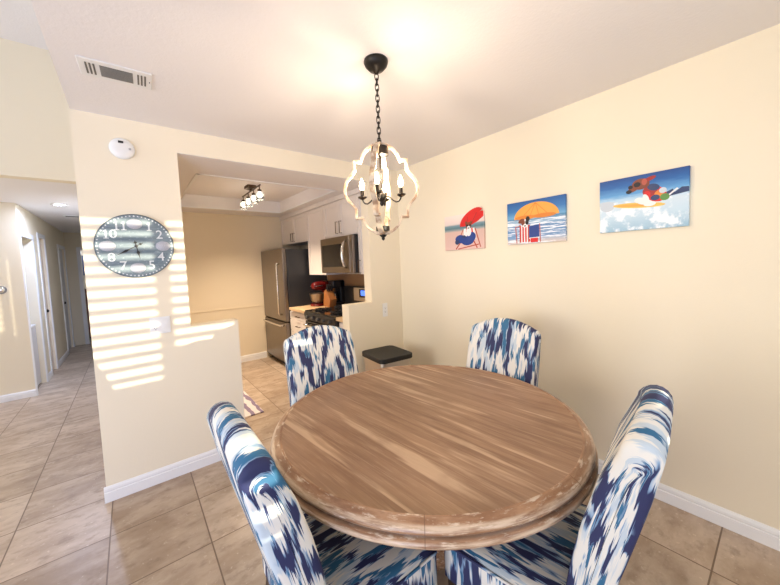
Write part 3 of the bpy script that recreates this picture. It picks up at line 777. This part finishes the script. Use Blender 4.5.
# ------------------------------------------------------------------ trash can
tr = thing('trash_can', 'stainless step trash can with a flat black lid, standing in the corner behind the table', 'trash can', (1.85, 2.40, 0), math.radians(-6))
def rrect(hx, hy, r, n=6):
    out = []
    for cx, cy, a0 in ((hx - r, hy - r, 0), (-hx + r, hy - r, 90), (-hx + r, -hy + r, 180), (hx - r, -hy + r, 270)):
        for k in range(n + 1): a = math.radians(a0 + 90 * k / n); out.append((cx + r * math.cos(a), cy + r * math.sin(a)))
    return out
def rprism(bm, hx, hy, r, z0, z1, mi=0): prism(bm, rrect(hx, hy, r), z0, z1, lambda u, v, d: (u, v, d), mi)
bm = newbm(); rprism(bm, .165, .185, .05, .02, .565); obj('body', bm, M_steel, tr, bevel=.002)
bm = newbm(); rprism(bm, .182, .200, .055, .56, .605); obj('lid', bm, M_lid, tr, bevel=.008, segs=3)
bm = newbm(); rprism(bm, .168, .188, .05, 0, .03); obj('base', bm, M_black, tr)
bm = newbm(); box(bm, -.06, .06, -.215, -.18, .01, .03); obj('pedal', bm, M_black, tr, bevel=.004)

# ------------------------------------------------------------------ kitchen mat
mt = bx('kitchen_mat', .28, .952, 3.30, 4.03, .001, .012, M_mat, None, .003); tag(mt, 'pale kitchen mat with a mauve leaf pattern, on the tiles behind the low half wall', 'mat')

# ------------------------------------------------------------------ refrigerator
fr = thing('refrigerator', 'stainless bottom-freezer refrigerator with dark charcoal sides, in the kitchen corner', 'refrigerator', (1.99, 4.855, 0))
bm = newbm(); box(bm, -.285, .325, -.455, .455, .06, 1.70); obj('cabinet', bm, M_fside, fr, bevel=.004)
bm = newbm(); box(bm, -.345, -.29, -.455, .455, .685, 1.715); dr = obj('refrigerator_door', bm, M_steeld, fr, bevel=.008)
bm = newbm(); tube(bm, [(-.345, -.33, 1.50), (-.385, -.33, 1.50), (-.39, -.33, 1.48), (-.39, -.33, .80), (-.385, -.33, .78), (-.345, -.33, .78)], .013, 10); obj('handle', bm, M_chrome, dr, smooth=True)
bm = newbm(); box(bm, -.345, -.29, -.455, .455, .085, .665); dr = obj('freezer_drawer', bm, M_steeld, fr, bevel=.008)
bm = newbm(); tube(bm, [(-.345, -.38, .625), (-.385, -.38, .625), (-.39, -.36, .625), (-.39, .36, .625), (-.385, .38, .625), (-.345, .38, .625)], .013, 10); obj('handle', bm, M_chrome, dr, smooth=True)
bm = newbm(); box(bm, -.28, .30, -.44, .44, 0, .062); obj('base_grille', bm, M_black, fr)

# ------------------------------------------------------------------ cabinets
def door_panel(parent, y0, y1, z0, z1, xf, handle=None):
    """shaker door facing -x in parent coordinates"""
    g = .0025
    bm = newbm(); w = .05; t = .02
    box(bm, xf, xf + t, y0 + g, y1 - g, z0 + g, z0 + w); box(bm, xf, xf + t, y0 + g, y1 - g, z1 - w, z1 - g)
    box(bm, xf, xf + t, y0 + g, y0 + w, z0 + w, z1 - w); box(bm, xf, xf + t, y1 - w, y1 - g, z0 + w, z1 - w)
    box(bm, xf + .010, xf + t, y0 + w, y1 - w, z0 + w, z1 - w)
    d = obj('door', bm, M_cab, parent)
    if handle:
        hy, hz, L = handle; bm = newbm()
        tube(bm, [(xf, hy, hz - L / 2), (xf - .03, hy, hz - L / 2), (xf - .03, hy, hz + L / 2), (xf, hy, hz + L / 2)], .005, 8); obj('handle', bm, M_bronze2, d)
    return d
def upper(label, y0, y1, z0, z1, doors, xf=2.0):
    t = thing('upper_cabinet', label, 'cabinet', (W, (y0 + y1) / 2, z0), 0, None); o = (y0 + y1) / 2; h = z1 - z0; X = xf - W
    bm = newbm(); box(bm, X + .021, 0, y0 - o + .001, y1 - o - .001, 0, h); obj('body', bm, M_cab, t)
    for (a, b, hd) in doors:
        door_panel(t, a - o, b - o, 0, h, X, hd and (hd[0] - o, hd[1] - z0, hd[2]))
    return t
ZT = 2.22
upper('two-door white upper cabinet above the refrigerator, against the far kitchen wall', 4.33, 5.315, 1.81, ZT, [(4.33, 4.82, (4.78, 1.90, .12)), (4.82, 5.315, (4.86, 1.90, .12))])
upper('tall narrow white upper cabinet between the refrigerator and the microwave', 3.815, 4.325, 1.325, ZT, [(3.815, 4.325, None)])
upper('two-door white upper cabinet directly above the microwave', 3.035, 3.81, 1.79, ZT, [(3.035, 3.42, (3.375, 1.90, .14)), (3.42, 3.81, (3.465, 1.90, .14))])
upper('narrow white upper cabinet with one low handle, right of the microwave beside the pillar', 2.84, 3.03, 1.335, ZT, [(2.84, 3.03, (3.0, 1.42, .14))])
bm = newbm(); box(bm, 1.985, W - .002, 2.836, 5.32, ZT + .002, KZ - .001); struct('trim_7', bm, M_cab)
# base units + counters
def drawer_unit(label, y0, y1, rows):
    t = thing('base_cabinet', label, 'cabinet', (W, (y0 + y1) / 2, 0)); o = (y0 + y1) / 2; X = 1.70 - W
    bm = newbm(); box(bm, X + .02, -.002, y0 - o, y1 - o, .09, .855); box(bm, X + .08, -.002, y0 - o, y1 - o, 0, .09); obj('body', bm, M_cab, t)
    z = .10; hs = (.28, .19, .16, .105) if rows == 4 else (.74,)
    for h in hs:
        bm = newbm(); box(bm, X, X + .019, y0 - o + .004, y1 - o - .004, z + .004, z + h - .004); d = obj('drawer', bm, M_cab, t, bevel=.002)
        bm = newbm(); zz = z + h / 2; tube(bm, [(X, -.05, zz), (X - .028, -.05, zz), (X - .028, .05, zz), (X, .05, zz)], .005, 8); obj('handle', bm, M_bronze2, d)
        z += h
    return t
drawer_unit('white four-drawer base cabinet between the refrigerator and the black range', 3.80, 4.385, 4)
drawer_unit('narrow white base cabinet between the range and the short half wall', 2.838, 3.018, 1)
tag(bx('countertop', 1.665, W - .002, 3.795, 4.32, .857, .895, M_counter, None, .006), 'tan laminate countertop beside the refrigerator, holding the red mixer', 'countertop')
tag(bx('countertop', 1.665, W - .002, 2.836, 3.022, .857, .895, M_counter, None, .006), 'small tan countertop end piece showing behind the short half wall', 'countertop')
tag(bx('backsplash', W - .012, W - .0015, 2.836, 4.39, .897, 1.32, M_splash), 'tan tiled backsplash behind the range, under the microwave', 'backsplash')
# range
rg = thing('range', 'black and stainless freestanding cooking range with a blue clock display on its back panel', 'stove', (1.99, 3.41, 0))
bm = newbm(); box(bm, -.30, .315, -.375, .375, .05, .885); obj('body', bm, M_black, rg)
bm = newbm(); box(bm, -.27, .31, -.37, .37, 0, .05); obj('kick_plate', bm, M_black, rg)
bm = newbm(); box(bm, -.325, .25, -.38, .38, .886, .905); ctp = obj('cooktop', bm, M_blackglass, rg, bevel=.003)
for sy in (-.19, .19):
    for sx in (-.17, .10):
        bm = newbm()
        for a in range(4):
            M = Matrix.Translation((sx, sy, .915)) @ Matrix.Rotation(a * PI / 4, 4, 'Z'); box(bm, -.10, .10, -.005, .005, 0, .012, 0, M)
        tube(bm, [(sx + .1 * math.cos(q * PI / 8), sy + .1 * math.sin(q * PI / 8), .918) for q in range(16)], .005, 6, closed=True)
        box(bm, sx - .02, sx + .02, sy - .02, sy + .02, .904, .918)
        obj('burner_grate', bm, M_black, ctp)
bm = newbm(); prism(bm, [(-.325, .79), (-.30, .79), (-.30, .884), (-.335, .884), (-.345, .87)], -.38, .38, lambda u, v, d: (u, d, v)); cp = obj('control_panel', bm, M_black, rg)
for k in range(5):
    y = -.28 + k * .14; bm = newbm(); lathe(bm, [(0, 0), (.022, 0), (.020, .02), (.017, .028), (0, .028)], 16, Matrix.Translation((-.335, y, .832)) @ Matrix.Rotation(-PI / 2, 4, 'Y')); obj('knob', bm, [plain('knob_metal', (.12, .115, .11), .3, .8, 0)], cp)
bm = newbm(); box(bm, -.33, -.30, -.372, .372, .22, .78); od = obj('oven_door', bm, M_blackglass, rg, bevel=.004)
bm = newbm(); tube(bm, [(-.33, -.33, .735), (-.375, -.33, .735), (-.375, .33, .735), (-.33, .33, .735)], .012, 10); obj('handle', bm, M_chrome, od)
bm = newbm(); box(bm, -.325, -.30, -.372, .372, .06, .21); obj('storage_drawer', bm, M_steeld, rg, bevel=.004)
bm = newbm(); box(bm, .255, .315, -.38, .38, .9, 1.165); bp = obj('back_panel', bm, M_black, rg, bevel=.005)
bm = newbm(); box(bm, .250, .256, -.375, .14, .985, 1.15); obj('steel_fascia', bm, M_steel, bp)
bm = newbm(); box(bm, .246, .251, -.16, .01, 1.03, 1.135); obj('screen_surround', bm, M_black, bp)
bm = newbm(); box(bm, .244, .247, -.13, -.03, 1.055, 1.12); obj('display', bm, M_blue, bp)
# microwave
mw = thing('microwave', 'stainless over-the-range microwave with a curved vertical handle, mounted above the range', 'microwave', (W, 3.42, 1.352))
X = 1.93 - W
bm = newbm(); box(bm, X + .03, -.016, -.38, .38, 0, .43); obj('body', bm, M_black, mw)
bm = newbm(); box(bm, X, X + .029, -.31, .38, .002, .428); md = obj('door', bm, M_steeld, mw, bevel=.004)
bm = newbm(); box(bm, X - .002, X + .001, -.17, .335, .075, .345); obj('window', bm, M_blackglass, md)
bm = newbm(); tube(bm, [(X, -.235, .06), (X - .035, -.235, .09), (X - .052, -.235, .15), (X - .058, -.235, .215), (X - .052, -.235, .28), (X - .035, -.235, .34), (X, -.235, .37)], [.010, .013, .015, .016, .015, .013, .010], 10); obj('handle', bm, M_chrome, md, smooth=True)
bm = newbm(); box(bm, X, X + .029, -.38, -.313, .002, .428); obj('control_panel', bm, M_steeld, mw, bevel=.003)
# stand mixer
sm = thing('stand_mixer', 'red stand mixer with a silver-topped head, on the counter next to the refrigerator', 'mixer', (2.07, 4.14, .895), math.radians(195))
bm = newbm(); rprism(bm, .15, .09, .05, 0, .035); obj('base', bm, M_red, sm, bevel=.01)
bm = newbm(); prism(bm, [(-.15, .03), (-.06, .03), (-.07, .12), (-.06, .22), (-.13, .22), (-.15, .12)], -.05, .05, lambda u, v, d: (u, d, v)); obj('column', bm, M_red, sm, bevel=.015)
bm = newbm(); lathe(bm, [(0, -.17), (.045, -.165), (.065, -.13), (.07, -.04), (.062, .08), (.05, .13), (.03, .145), (0, .148)], 24, Matrix.Translation((0, 0, .275)) @ Matrix.Rotation(PI / 2, 4, 'Y')); hd = obj('motor_head', bm, M_red, sm, smooth=True)
bm = newbm(); box(bm, -.12, .13, -.066, .066, .268, .284); obj('trim_band', bm, M_chrome, hd, bevel=.004)
bm = newbm(); lathe(bm, [(0, .04), (.05, .04), (.06, .05), (.095, .10), (.105, .17), (.109, .172), (.107, .176), (.10, .172), (0, .06)], 28, Matrix.Translation((.07, 0, 0))); obj('bowl', bm, M_steeld, sm, smooth=True)
# coffee maker-like dark shape beside it: utensils crock / knife block
kb = thing('knife_block', 'slanted wooden knife block full of black-handled knives, beside the red mixer', 'knife block', (2.075, 3.905, .895), math.radians(0))
bm = newbm(); prism(bm, [(-.09, 0), (.07, 0), (.11, .10), (-.01, .235), (-.06, .20)], -.05, .05, lambda u, v, d: (d, -u, v)); obj('block', bm, M_knifewood, kb, bevel=.004)
for i in range(3):
    for j in range(2):
        bm = newbm(); M = Matrix.Translation((-.03 + i * .03, .028 - j * .03 , .215 - j * .012)) @ Matrix.Rotation(math.radians(30), 4, 'X')
        box(bm, -.008, .008, -.010, .010, 0, .10, 0, M); obj('knife_handle', bm, M_black, kb, bevel=.003)
cf = thing('coffee_maker', 'black drip coffee maker with chrome buttons, behind the knife block', 'coffee maker', (2.222, 3.965, .895), math.radians(0))
bm = newbm(); rprism(bm, .09, .08, .02, 0, .04); obj('base', bm, M_black, cf, bevel=.004)
bm = newbm(); box(bm, .02, .09, -.075, .075, .04, .34); obj('tower', bm, M_black, cf, bevel=.01)
bm = newbm(); box(bm, -.09, .085, -.075, .075, .24, .345); hb = obj('brew_head', bm, M_black, cf, bevel=.015)
for k in range(3):
    bm = newbm(); lathe(bm, [(0, 0), (.009, 0), (.009, .005), (0, .006)], 12, Matrix.Translation((-.09, -.04 + k * .04, .29)) @ Matrix.Rotation(-PI / 2, 4, 'Y')); obj('button', bm, M_chrome, hb)
bm = newbm(); lathe(bm, [(0, .042), (.05, .042), (.062, .08), (.06, .13), (.04, .17), (.045, .19), (0, .19)], 24, Matrix.Translation((-.03, 0, 0))); obj('carafe', bm, M_blackglass, cf, smooth=True)

# ------------------------------------------------------------------ kitchen track light
KLX, KLY, KLA = 1.20, 4.10, 0
kl = thing('track_light', 'bronze four-head ceiling light with clear glass shades, in the kitchen ceiling recess', 'ceiling light', (KLX, KLY, CZ), math.radians(90))
bm = newbm(); rprism(bm, .075, .055, .02, -.035, 0); obj('canopy', bm, M_bronze2, kl, bevel=.004)
bm = newbm(); tube(bm, [(-.36, 0, -.062), (.36, 0, -.062)], .008, 10); box(bm, -.012, .012, -.012, .012, -.06, -.03); obj('bar', bm, M_bronze2, kl)
for i in range(4):
    x = -.33 + i * .22; T = Matrix.Translation((x, 0, 0))
    bm = newbm(); lathe(bm, [(0, -.06), (.006, -.06), (.006, -.105), (.022, -.108), (.024, -.135), (0, -.135)], 16, T); h_ = obj('socket', bm, M_bronze2, kl)
    bm = newbm(); lathe(bm, [(.026, -.125), (.040, -.140), (.047, -.165), (.047, -.225), (.044, -.225), (.044, -.166), (.037, -.143), (.025, -.129)], 24, T, cap=False); obj('glass_shade', bm, M_glass, h_, smooth=True)
    bm = newbm(); lathe(bm, [(0, -.135), (.012, -.137), (.022, -.16), (.026, -.18), (.018, -.2), (0, -.206)], 16, T); obj('bulb', bm, M_kbulb, h_, smooth=True)

# ------------------------------------------------------------------ hall things
dl = thing('downlight', 'bright round recessed light in the hallway ceiling', 'ceiling light', (-.62, 5.72, HZ))
bm = newbm(); lathe(bm, [(.055, 0), (.082, 0), (.082, -.006), (.055, -.004)], 32, None, cap=False); obj('ring', bm, M_white, dl, smooth=True)
bm = newbm(); lathe(bm, [(0, -.003), (.056, -.003), (.056, .0), (0, 0)], 32); obj('lens', bm, M_dl, dl)
hv = thing('hall_vent', 'thin slotted vent in the hallway ceiling behind the round downlight', 'vent', (-.58, 6.75, HZ))
bm = newbm(); box(bm, -.12, .12, -.06, .06, -.006, 0); obj('plate', bm, M_white, hv)
bm = newbm(); box(bm, -.10, .10, -.045, .045, -.008, -.006); obj('grille', bm, plain('vent_shadow_grey', srgb(120, 118, 116), .7, 0, 0), hv)
ws = thing('washing_machine', 'white appliance standing inside the hall closet opening', 'washing machine', (-1.39, 6.115, 0))
bm = newbm(); box(bm, -.33, .345, -.29, .29, .02, .80); obj('cabinet', bm, M_greydoor, ws, bevel=.01)
bm = newbm(); box(bm, -.335, .35, -.295, .295, .80, .82); obj('lid', bm, M_white, ws, bevel=.006)
bm = newbm(); box(bm, -.33, .33, -.28, .28, 0, .02); obj('base', bm, M_black, ws)
# closet sliding door half drawn above the machine
# bedroom furniture glimpsed through the end door
bd = thing('dresser', 'dark reddish wooden dresser glimpsed through the doorway at the hall end', 'dresser', (-.62, 9.86, 0))
bm = newbm(); box(bm, -.32, .5, -.16, .2, .05, 1.15); obj('body', bm, plain('red_brown_wood', srgb(96, 52, 40), .5, 0, .1), bd, bevel=.006)
for k in range(3):
    bm = newbm(); box(bm, -.30, .48, -.175, -.16, .10 + k * .35, .42 + k * .35); d_ = obj('drawer', bm, plain('red_brown_drawer_wood', srgb(110, 60, 46), .5, 0, .1), bd, bevel=.004)
    bm = newbm(); lathe(bm, [(0, 0), (.015, 0), (.018, .02), (0, .025)], 12, Matrix.Translation((.09, -.175, .26 + k * .35)) @ RX); obj('knob', bm, M_bronze, d_, smooth=True)
tag(bx('wall_hanging', -.86, -.4, 10.05, 10.098, 1.45, 1.9, plain('blue_grey_print', srgb(86, 104, 150), .6, 0, .2)), 'blue-grey hanging picture beyond the hall-end doorway', 'picture')

# ------------------------------------------------------------------ lights
def area(name, loc, rot, sx, sy, power, col, spread=PI):
    l = bpy.data.lights.new(name, 'AREA'); l.shape = 'RECTANGLE'; l.size = sx; l.size_y = sy; l.energy = power; l.color = col; l.spread = spread
    o = link(bpy.data.objects.new(name, l)); o.location = loc; o.rotation_euler = rot; return o
def point(name, loc, power, col, r=.03):
    l = bpy.data.lights.new(name, 'POINT'); l.energy = power; l.color = col; l.shadow_soft_size = r
    o = link(bpy.data.objects.new(name, l)); o.location = loc; return o
area('daylight_window_1', ((WX0 + WX1) / 2, YB + .02, 1.5), (PI / 2, 0, 0), 1.5, 1.5, 8, (.80, .88, 1.0))
area('daylight_window_2', ((PX0 + PX1) / 2, YB + .02, .95), (PI / 2, 0, 0), 2.6, 1.6, 85, (.56, .66, 1.0))
area('added_vault_light', (-4.45, 3.1, 3.5), (0, math.radians(-103), 0), 1.2, 1.6, 26, (.50, .68, 1.0), math.radians(80))  # unseen cool light added to brighten the vault; the wall is solid here
area('added_left_fill', (-4.4, 1.2, 1.5), (0, -PI / 2, 0), 1.8, 2.6, 38, (.97, .96, .94), math.radians(95))  # unseen fill added to brighten the right wall; no window on this side
s = bpy.data.lights.new('sun', 'SUN'); s.energy = 7.5; s.angle = math.radians(.53); s.color = (1.0, .93, .72)
so = link(bpy.data.objects.new('sun', s)); so.rotation_euler = Vector((-.288, 1, -.05)).to_track_quat('-Z', 'Y').to_euler()
for q in range(4):
    a = q * PI / 2 - .19 + math.radians(142); point('bulb_light', (HX + .099 * math.cos(a), HY + .099 * math.sin(a), ZC + .085), 5.0, (1.0, .80, .59), .02)
for i in range(4):
    area('track_bulb_light', (KLX, KLY - .33 + i * .22, CZ - .24), (0, 0, 0), .08, .08, 7, (1.0, .80, .60), math.radians(125))
    point('track_bulb_glow', (KLX, KLY - .33 + i * .22, CZ - .25), .5, (1.0, .82, .62), .03)
area('downlight_light', (-.62, 5.72, HZ - .012), (0, 0, 0), .1, .1, 32, (.54, .66, 1.0), math.radians(170))
point('bedroom_light', (-.7, 9.7, 2.0), 4, (.75, .82, 1.0), .1)
w = bpy.data.worlds.new('world'); bpy.context.scene.world = w; w.use_nodes = True
bgn = w.node_tree.nodes['Background']; bgn.inputs[0].default_value = (.6, .75, 1, 1); bgn.inputs[1].default_value = 1.0

# ------------------------------------------------------------------ camera
F, YAW, PITCH, ROLL, H = 322.7303, .6762, -.0616, -.0413, 1.4491
f = Vector((math.sin(YAW) * math.cos(PITCH), math.cos(YAW) * math.cos(PITCH), math.sin(PITCH)))
r = Vector((math.cos(YAW), -math.sin(YAW), 0)); u = r.cross(f)
r2 = r * math.cos(ROLL) + u * math.sin(ROLL); u2 = -r * math.sin(ROLL) + u * math.cos(ROLL)
cam = bpy.data.cameras.new('camera'); co = link(bpy.data.objects.new('camera', cam))
co.matrix_world = Matrix(((r2.x, u2.x, -f.x, 0), (r2.y, u2.y, -f.y, 0), (r2.z, u2.z, -f.z, H), (0, 0, 0, 1)))
cam.sensor_width = 36; cam.sensor_fit = 'HORIZONTAL'; cam.lens = F * 36 / 780; cam.clip_start = .05
cam.shift_y = (282.789 - 292.5) / 780
sc = bpy.context.scene; sc.camera = co
sc.view_settings.view_transform = 'Standard'; sc.view_settings.look = 'None'; sc.view_settings.gamma = 1; sc.view_settings.use_curve_mapping = False
sc.view_settings.exposure = 0.06
